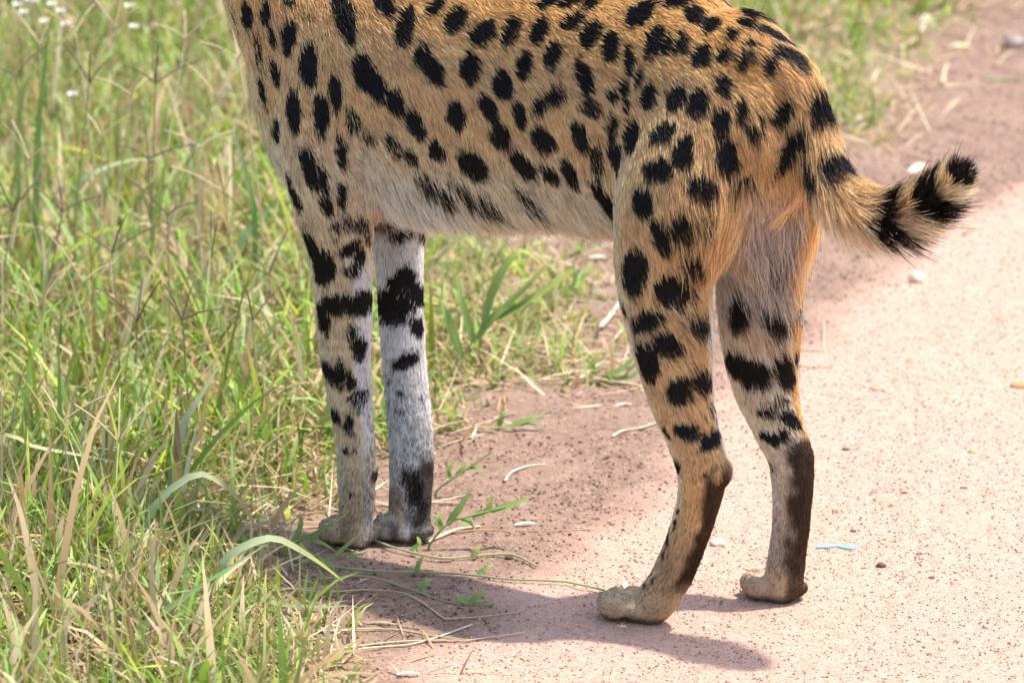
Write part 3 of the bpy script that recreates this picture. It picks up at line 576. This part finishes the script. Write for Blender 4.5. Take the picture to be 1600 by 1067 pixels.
def empty(name, loc, label, cat, group=None):
    o = bpy.data.objects.new(name, None); COL.objects.link(o); o.location = loc; return tag(o, label, cat, group)
def local(o, pts): return np.asarray(pts) - np.array(o.location)
GRN, PALE, YEL, STR, BRN, PUR = (.20, .32, .08), (.34, .44, .25), (.50, .46, .10), (.66, .52, .33), (.42, .24, .09), (.20, .13, .10)

# --- finger-like seed stalks standing in the grass: head position, head height
HEADS = [(243, 130, .30, 4, 'd'), (205, 148, .27, 3, 's'), (232, 248, .21, 3, 'd'), (338, 150, .27, 3, 's'), (372, 92, .33, 3, 's'), (62, 70, .30, 4, 's'), (118, 50, .31, 2, 's'), (25, 118, .27, 2, 'd'),
         (160, 215, .23, 3, 's'), (98, 330, .17, 3, 'd'), (262, 335, .19, 3, 'd'), (175, 395, .15, 3, 'd'), (285, 500, .16, 4, 'd'), (45, 250, .22, 3, 's'), (310, 230, .22, 2, 's'), (140, 130, .29, 3, 'd'),
         (290, 60, .31, 3, 's'), (330, 400, .16, 2, 'd'), (60, 480, .17, 4, 's'), (215, 500, .13, 3, 'd'), (395, 500, .13, 2, 'd'), (180, 45, .32, 4, 's'), (130, 440, .15, 2, 's'), (185, 690, .15, 4, 's'),
         (95, 660, .16, 3, 's'), (20, 330, .2, 4, 'd'), (350, 300, .2, 4, 's'), (420, 430, .13, 3, 'd')]
OWN = {(372, 92): 'tallest straw seed stalk, standing close before the cat\'s chest', (243, 130): 'tall stalk with four dark seed spikes beside a straw-headed one', (62, 70): 'pale four-spiked seed stalk just below the white flowers',
       (395, 500): 'short dark two-spiked seed stalk close by the front leg', (420, 430): 'short dark three-spiked seed stalk touching the front leg\'s outline', (185, 690): 'low four-spiked straw stalk beside the arching brown-tipped blade',
       (95, 660): 'low three-spiked straw stalk above a level yellowish stem', (285, 500): 'dark four-spiked stalk beside broad slanting green blades', (180, 45): 'tall four-spiked straw stalk among white flowers',
       (338, 150): 'three-spiked straw stalk behind the cat\'s chest line', (350, 300): 'four-spiked straw stalk beside the narrow blade at the chest', (118, 50): 'tall two-spiked straw stalk beside the white flowers'}
NUM = {2: 'two', 3: 'three', 4: 'four'}
for u, v, h, k, c in HEADS:
    r = rng; top = G(u, v, h); lean = np.array([r.normal(0, .03), r.normal(0, .03), 0]); b = top * [1, 1, 0] + lean; b[2] = hz(b[0], b[1]) - .003
    own = OWN.get((u, v))
    kind = 'dark purplish brown' if c == 'd' else 'pale straw coloured'
    o = empty('seed_stalk', b, own or f'wiry grass stalk tipped with {NUM[k]} {kind} seed spikes spread like fingers', 'grass stalk', 'finger-like seed stalks in the verge grass')
    sc0, sc1 = ((.30, .34, .12), (.34, .24, .15)) if c == 'd' else ((.40, .42, .16), (.64, .52, .32)); spc = PUR if c == 'd' else (.62, .48, .29)
    stick('stalk', local(o, [b, b + (top - b) * .5 + lean * .2, top]), .0015, .0010, sc0, sc1, STRAW, o, 8, 5)
    a0 = r.uniform(0, 6.28)
    for q in range(k):
        az = a0 + q * 6.283 / k + r.normal(0, .3); el = r.uniform(.35, 1.15); dv = np.array([math.cos(az) * math.cos(el), .6 * math.sin(az) * math.cos(el), math.sin(el)]); L = r.uniform(.042, .072)
        stick('spike', local(o, [top, top + dv * L * .5 + UP * .002, top + dv * L - UP * .003]), .0012, .0008, spc, np.array(spc) * 1.15, STRAW, o, 7, 5)

# --- single broad blades
def blade(pts, yv, width, c0, c1, label, dy=None):
    y = G(*yv)[1]; q = [PY(u, v, y + (0 if dy is None else dy[i])) for i, (u, v) in enumerate(pts)]; g = G(*yv)
    q = [np.array([q[0][0], y, hz(q[0][0], y) - .003])] + q
    o = ribbon('grass_strand', q, width, c0, c1, LEAF, None, .3, 14); return tag(o, label, 'grass')
blade([(235, 805), (300, 744), (345, 756), (382, 792), (408, 842)], (215, 905), .010, PALE, BRN, 'pale grass blade arching over the verge with a long brown tip', [0, 0, .01, .02, .03])
blade([(345, 885), (388, 852), (430, 842), (472, 862), (508, 886), (536, 908)], (300, 960), .011, PALE, YEL, 'bright green grass blade bowing down to bare soil, yellow at its tip', [0, 0, .01, .01, .02, .02])
blade([(272, 735), (286, 668), (308, 628), (342, 572)], (268, 800), .012, PALE, STR, 'stiff pale green blade standing upright with a twisted straw tip', [0, 0, 0, .01])
blade([(56, 330), (60, 210), (68, 120), (80, 24)], (55, 480), .0085, GRN, (.26, .36, .10), 'tall straight green blade rising above the seed stalks')
blade([(30, 170), (75, 90), (108, 55), (140, 26)], (10, 420), .0075, (.30, .40, .10), YEL, 'green blade leaning over and turning yellow towards its raised end')
blade([(398, 345), (388, 290), (374, 235), (363, 195)], (402, 500), .0075, GRN, PALE, 'narrow green blade standing close before the cat\'s chest')
blade([(345, 432), (372, 385), (402, 345), (432, 318)], (330, 500), .011, PALE, (.22, .34, .10), 'broad green blade slanting up towards the cat\'s shoulder')
blade([(225, 520), (262, 472), (300, 428), (318, 398)], (205, 600), .008, GRN, YEL, 'broad slanting green blade with a yellowing end among straw')
blade([(120, 300), (150, 270), (200, 252), (262, 248)], (100, 420), .008, PALE, (.45, .46, .22), 'long pale blade bent almost level above the grass', [0, 0, .02, .03])
blade([(0, 690), (60, 700), (130, 712), (205, 726)], (-30, 860), .006, (.45, .48, .20), STR, 'thin yellowish stem lying level across the taller grass', [0, 0, 0, 0])
blade([(95, 250), (105, 232), (140, 240), (180, 258)], (85, 360), .008, (.40, .44, .08), (.62, .36, .05), 'short curled blade with a bright orange yellow end')
blade([(205, 1000), (280, 940), (330, 905), (420, 848)], (180, 1060), .009, GRN, PALE, 'green blade rising from the dry litter by a bowing blade')
blade([(395, 935), (440, 945), (500, 948), (545, 946)], (385, 985), .007, GRN, PALE, 'flat green blade lying level over the shaded verge soil', [0, 0, 0, 0])
# --- leafy shoots: stem and leaves
def shoot(stem, leaves, yv, label, r=.0016, c=(.30, .38, .14), w_=.008, name='grass_shoot', gz=False):
    g = G(*yv); y = g[1]; pt = (lambda u, v: G(u, v, .004)) if gz else (lambda u, v: PY(u, v, y))
    o = empty(name, g, label, 'grass shoot'); S0 = [pt(u, v) for u, v in stem]
    if not gz: S0 = [g - UP * .003] + S0
    stick('stem', local(o, S0), r, r * .6, c, np.array(c) * 1.1, STRAW, o, 16, 6)
    for L in leaves:
        b, rest = L[0], L[1:]; p0 = pt(*b); q = [p0] + [PY(u, v, p0[1] + .006 * i) for i, (u, v) in enumerate(rest)]
        ribbon('leaf', local(o, q), w_ * rng.uniform(.8, 1.1), (.22, .34, .09), (.34, .42, .14) if rng.random() < .7 else YEL, LEAF, o, .35, 10)
shoot([(730, 545), (770, 500), (830, 440)], [[(755, 515), (770, 455), (800, 402), (822, 394), (850, 418)], [(765, 505), (820, 452), (858, 410)], [(775, 498), (840, 462), (900, 420)], [(740, 535), (720, 470), (708, 450)], [(745, 530), (790, 480), (840, 470)], [(720, 555), (700, 500), (690, 470)]],
      (690, 600), 'tall leafy grass shoot leaning over the soil behind the front legs', w_=.011)
shoot([(672, 850), (700, 818), (735, 806), (790, 792)], [[(700, 820), (718, 795), (738, 762)], [(738, 808), (762, 798), (768, 772)], [(768, 800), (800, 790), (830, 774)], [(720, 812), (735, 818), (745, 830)], [(690, 828), (684, 812), (690, 800)]], (672, 858), 'green shoot with upright leaves sprouting right beside a front paw', w_=.0095)
shoot([(684, 765), (722, 738), (768, 706)], [[(705, 750), (700, 735), (716, 716)], [(712, 745), (722, 735), (728, 720)], [(730, 733), (745, 732), (757, 742)]], (682, 776), 'small three-leaved shoot angled up from crumbly soil', w_=.007)
shoot([(690, 668), (740, 668), (790, 668), (850, 650)], [[(780, 667), (785, 650), (792, 640)], [(800, 665), (830, 655), (862, 648)], [(790, 668), (820, 662), (850, 664)], [(760, 668), (800, 678), (850, 676)]], (690, 676), 'creeping shoot stretched level over soil at the grass edge', w_=.007)
shoot([(580, 842), (625, 858), (690, 872), (740, 868), (800, 866), (838, 884)], [[(640, 862), (655, 850), (652, 838)], [(735, 870), (745, 862), (752, 850)]], (580, 846), 'long green runner trailing out past the front paws', .0017, (.42, .44, .20), .006, 'grass_runner', True)
shoot([(450, 872), (520, 885), (590, 892), (660, 894), (730, 897), (800, 905), (880, 908), (945, 922)], [[(650, 895), (655, 880), (660, 868)], [(745, 898), (760, 888), (772, 882)], [(520, 886), (505, 876), (495, 862)]], (450, 872), 'longest creeping runner crossing the soil to the sandy road', .0017, (.36, .40, .18), .006, 'grass_runner', True)
shoot([(500, 905), (570, 900), (640, 920), (700, 940), (760, 945)], [[(655, 925), (665, 910), (675, 905)], [(650, 924), (662, 935), (680, 938)], [(735, 943), (748, 930), (765, 925)], [(740, 944), (755, 945), (778, 940)], [(730, 942), (720, 935), (715, 925)]], (500, 905), 'runner with two leafy nodes lying in the cat\'s shadow', .0015, (.36, .36, .18), .008, 'grass_runner', True)
shoot([(640, 800), (655, 820), (670, 842)], [[(655, 822), (640, 812), (632, 796)]], (675, 850), 'tiny sprig tucked between the two front paws', .0010, w_=.005)
shoot([(1000, 560), (1010, 545), (1018, 530)], [[(930, 588), (925, 570), (940, 548)], [(945, 590), (975, 575), (1000, 545)], [(950, 592), (985, 590), (1005, 570)]], (960, 600), 'yellow-green shoot at the outer tip of the grass strip', w_=.009)
shoot([(445, 858), (480, 838), (520, 815)], [[(455, 852), (500, 830), (546, 800)], [(440, 860), (470, 870), (505, 872)], [(460, 850), (470, 820), (468, 800)], [(480, 842), (505, 850), (525, 862)]], (435, 868), 'leafy sprig crossing before the toes of a front paw', .0012, w_=.007)
shoot([(470, 880), (520, 872), (560, 858)], [[(520, 872), (545, 850), (556, 838)], [(500, 876), (480, 862), (470, 848)], [(540, 866), (555, 868), (575, 862)]], (460, 890), 'low sprig on the shaded soil under a front paw', .0012, w_=.006)
# --- dry straws lying on the ground
def straw(pts, r, c0, c1, label, lift=.0022, flat=.6, name='straw'):
    q = []
    for u, v in pts:
        g = G(u, v); q.append([g[0], g[1], hz(g[0], g[1]) + lift])
    return tag(stick(name, q, r, r * .7, c0, c1, STRAW, None, 14, 6, flat), label, 'straw')
CRM = (.80, .70, .53)
straw([(789, 754), (800, 739), (825, 729), (852, 725)], .0016, CRM, CRM, 'cream hooked straw lying on the crumbly soil patch')
straw([(957, 684), (972, 673), (1000, 668), (1030, 658)], .0020, CRM, STR, 'cream bent straw ending against the near hind leg')
straw([(700, 834), (760, 830), (850, 831), (938, 827)], .0013, (.62, .30, .18), (.66, .46, .30), 'long straight reddish stem on the soil behind the front paws')
straw([(668, 848), (690, 838), (715, 830), (750, 824)], .0030, (.76, .62, .42), STR, 'thick frayed straw end sticking out under the front paw')
straw([(505, 932), (580, 925), (640, 938), (694, 973)], .0016, (.56, .40, .22), STR, 'tan bent straw arching through the cat\'s shadow')
straw([(694, 973), (745, 970), (803, 963)], .0014, STR, (.60, .46, .28), 'tan straw lying end to end with a bent one')
straw([(488, 1022), (560, 1008), (640, 1002), (735, 1004)], .0019, (.80, .68, .44), (.70, .55, .30), 'long golden straw at the sunlit edge of the shadow')
straw([(480, 1035), (560, 1015), (650, 1005), (738, 982)], .0017, (.78, .66, .46), CRM, 'golden straw crossing over another at a slant')
straw([(500, 990), (600, 985), (690, 998), (735, 1003)], .0014, (.66, .60, .36), STR, 'pale green straw curving over the golden ones')
straw([(735, 1003), (780, 998), (820, 992)], .0012, STR, CRM, 'thin hairy straw tip reaching onto the sand')
straw([(1246, 545), (1268, 547), (1290, 547)], .0016, CRM, CRM, 'short pale straw beside the far hind leg')
straw([(1247, 570), (1270, 573), (1302, 574)], .0018, CRM, STR, 'pale straw lying below a shorter one on the sand')
straw([(1287, 500), (1287, 520), (1287, 544)], .0009, STR, CRM, 'very thin straw pointing away across the sand')
straw([(798, 562), (850, 547), (915, 548), (1000, 562)], .0022, (.72, .56, .24), (.78, .62, .32), 'long golden straw arched over the grass strip\'s bare patch', .012)
straw([(850, 602), (915, 600), (965, 604), (1003, 610)], .0026, STR, (.72, .58, .38), 'thick straw edging the grass strip above bare soil', .006)
straw([(938, 516), (955, 496), (971, 474)], .0034, (.84, .78, .64), CRM, 'broad bleached straw slanting beside the thigh of the cat', .006, .3)
straw([(905, 575), (880, 560), (850, 552)], .0016, CRM, STR, 'thin cream straw curled over dry litter', .006)
straw([(1473, 134), (1475, 118), (1480, 104)], .0030, (.80, .68, .42), STR, 'stub of yellow straw standing on far bare earth', .006)
straw([(1473, 136), (1500, 134), (1530, 132)], .0030, (.80, .66, .44), STR, 'yellow straw lying flat on far bare earth')
straw([(1540, 124), (1570, 124), (1598, 128)], .0030, (.46, .50, .20), (.60, .56, .28), 'greenish straw lying flat near a dusty stone')
# flat flakes of dry leaf
def flake(u, v, ln, wd, az, c, label, tilt=.0):
    g = G(u, v); g[2] = hz(g[0], g[1]) + .002; d = np.array([math.cos(az), math.sin(az), tilt]); o = ribbon('leaf_flake', [g - d * ln / 2, g + UP * .0015, g + d * ln / 2], wd, c, c, STRAW, None, .4, 8, .35, UP)
    return tag(o, label, 'leaf')
flake(822, 821, .024, .006, .2, (.84, .76, .62), 'pale dry leaf flake on soil beside the red stem')
flake(638, 1060, .022, .006, .1, (.86, .80, .70), 'white dry leaf flake on the sunlit sand')
flake(977, 916, .010, .004, 1.7, (.88, .86, .80), 'tiny white petal standing behind the near hind paw', .9)
flake(994, 902, .012, .003, 2.4, (.80, .72, .60), 'small cream chip behind a white petal')
flake(1420, 70, .050, .014, .8, (.82, .70, .52), 'large pale fallen leaf by the far grass patch', .25)
flake(1445, 45, .045, .012, 1.3, (.84, .74, .58), 'upright pale fallen leaf at the far grass edge', .6)
flake(1500, 72, .030, .016, .1, (.82, .68, .40), 'wide yellow fallen leaf on far bare earth')
flake(1345, 192, .034, .020, .5, (.80, .68, .52), 'crumpled cream leaf under the far grass patch', .3)
flake(1436, 272, .026, .016, .9, (.84, .74, .58), 'cream leaf lying just beyond the raised tail', .3)
flake(975, 634, .020, .005, .4, (.78, .68, .54), 'thin curled cream flake on the dark crumbly soil')
flake(935, 408, .022, .012, .2, (.74, .62, .52), 'pale chip on the bare earth under the belly')
# --- stones
def stone(u, v, r, c, label, sq=.7, name='pebble'):
    g = G(u, v); rr = np.random.default_rng(int(u * 7 + v)); V = IV.copy(); F = IF
    e = {}; V = list(V); F2 = []                                # one subdivision
    def mid(a, b):
        k = (min(a, b), max(a, b))
        if k not in e: e[k] = len(V); V.append(unit(V[a] + V[b]))
        return e[k]
    for a, b, c_ in F:
        x, y, z = mid(a, b), mid(b, c_), mid(c_, a); F2 += [(a, x, z), (b, y, x), (c_, z, y), (x, y, z)]
    V = np.array(V); V = V * (1 + .30 * vnoise(V, .8, u) + .12 * rr.normal(0, 1, len(V)))[:, None] * np.array([1.15, .9, sq]) * r
    V[:, 2] += r * sq * .55; cc = np.array(c)[None] * np.exp(rr.normal(0, .12, (len(V), 1)))
    o = link(name, mesh_np(name, V, F2, False, np.clip(cc, 0, .9)), VCOL); o.location = (g[0], g[1], hz(g[0], g[1])); return tag(o, label, 'stone')
stone(1123, 850, .0072, (.72, .62, .52), 'white quartz pebble between the two hind legs')
stone(1376, 884, .0046, (.16, .12, .095), 'dark grey pebble on the sand below a blue scrap')
stone(1456, 900, .0030, (.36, .12, .08), 'small red pebble near a dark grey one')
stone(1596, 598, .0105, (.66, .40, .20), 'smooth orange tan stone, the biggest on the road', .55)
stone(1432, 440, .0078, (.76, .62, .44), 'pale cream stone standing out on the road under the tail', .95)
stone(1520, 706, .0046, (.56, .40, .20), 'flat ochre pebble on open sand', .45)
stone(1368, 610, .0040, (.58, .33, .16), 'flat orange chip on the road beyond the hind legs', .4)
stone(1305, 795, .0030, (.30, .15, .10), 'round brown grain just above the blue scrap')
stone(1333, 826, .0032, (.17, .10, .08), 'dark brown grain right beside the blue scrap', .5)
stone(1414, 768, .0030, (.20, .14, .11), 'flat dark chip on open sand', .4)
stone(1506, 763, .0033, (.15, .12, .11), 'blackish flat chip on open sand', .35)
stone(1437, 864, .0026, (.18, .15, .13), 'flat grey black chip above a red pebble', .4)
stone(1585, 68, .0140, (.34, .27, .24), 'dusty grey brown stone on far bare earth')
stone(1540, 978, .0026, (.36, .33, .33), 'bluish grey grain on bright sand')
stone(1382, 1057, .0030, (.74, .62, .42), 'yellowish flat chip on bright sand', .4)
stone(795, 873, .0035, (.12, .075, .06), 'dark soil clod by a trailing runner')
stone(1322, 700, .0036, (.16, .10, .08), 'brown clod on sand near the far hock', .5)
# --- strip of blue plastic lying on the road
g0 = G(1306, 855); o = empty('plastic_scrap', (g0[0], g0[1], hz(g0[0], g0[1])), 'bright blue plastic scrap lying flat on the sandy road', 'plastic scrap')
BLU = NT('blue_plastic'); nz_ = BLU.n('ShaderNodeTexNoise', {'Scale': 300.}); bs = BLU.n('ShaderNodeBsdfPrincipled', {'Base Color': (.22, .55, .80, 1), 'Roughness': .45}); BLU.surf(bs.outputs[0])
q = [(1274, 856), (1290, 853), (1306, 852), (1322, 855), (1337, 854)]; wq = [.004, .010, .005, .009, .014]; V = []; F = []
for i, ((u, v), w_) in enumerate(zip(q, wq)):
    g = G(u, v) - g0; V += [g + np.array([0, -w_ / 2, .0012]), g + np.array([.002, 0, .0026]), g + np.array([0, w_ / 2, .0012])]
for i in range(4): F += [(i * 3, i * 3 + 3, i * 3 + 4, i * 3 + 1), (i * 3 + 1, i * 3 + 4, i * 3 + 5, i * 3 + 2)]
pm = mesh_np('strip', V, F); po = link('strip', pm, BLU.m, o); sm_ = po.modifiers.new('t', 'SOLIDIFY'); sm_.thickness = .0008
# --- small white wildflowers far back in the grass
WHT = NT('petal_white'); WHT.surf(WHT.n('ShaderNodeBsdfPrincipled', {'Base Color': (.74, .74, .71, 1), 'Roughness': .6}).outputs[0])
for u, v, h in [(55, 4, .2), (82, 9, .21), (70, 36, .2), (38, 22, .19), (96, 20, .2), (202, 12, .2), (210, 44, .19), (104, 40, .2), (28, 10, .2), (114, 150, .14), (46, 2, .22)]:
    top = G(u, v, h); b = top * [1, 1, 0]; b[2] = hz(b[0], b[1]) - .002
    o = empty('white_flower', b, 'small white wildflower on a thin stem among the tall grass', 'flower', 'white wildflowers in the tall grass')
    stick('stem', local(o, [b, (b + top) / 2 + [.004, 0, 0], top]), .0008, .0006, GRN, GRN, LEAF, o, 6, 5)
    a0 = rng.uniform(0, 6.28)
    for k in range(5):
        az = a0 + k * 1.2566; d = np.array([math.cos(az), math.sin(az) * .8 - .25, .55]); ribbon('petal', local(o, [top, top + d * .0038, top + d * .0068 + UP * .001]), .0056, (.85, .85, .82), (.85, .85, .82), WHT.m, o, .2, 6, .3)
    V, F = lump_mesh(np.array(top - b) + UP * .002, (.0022, .0022, .0018), AX, 6, 8); link('flower_centre', mesh_np('flower_centre', V, F, True, np.repeat([[.6, .45, .08]], len(V), 0)), VCOL, o)
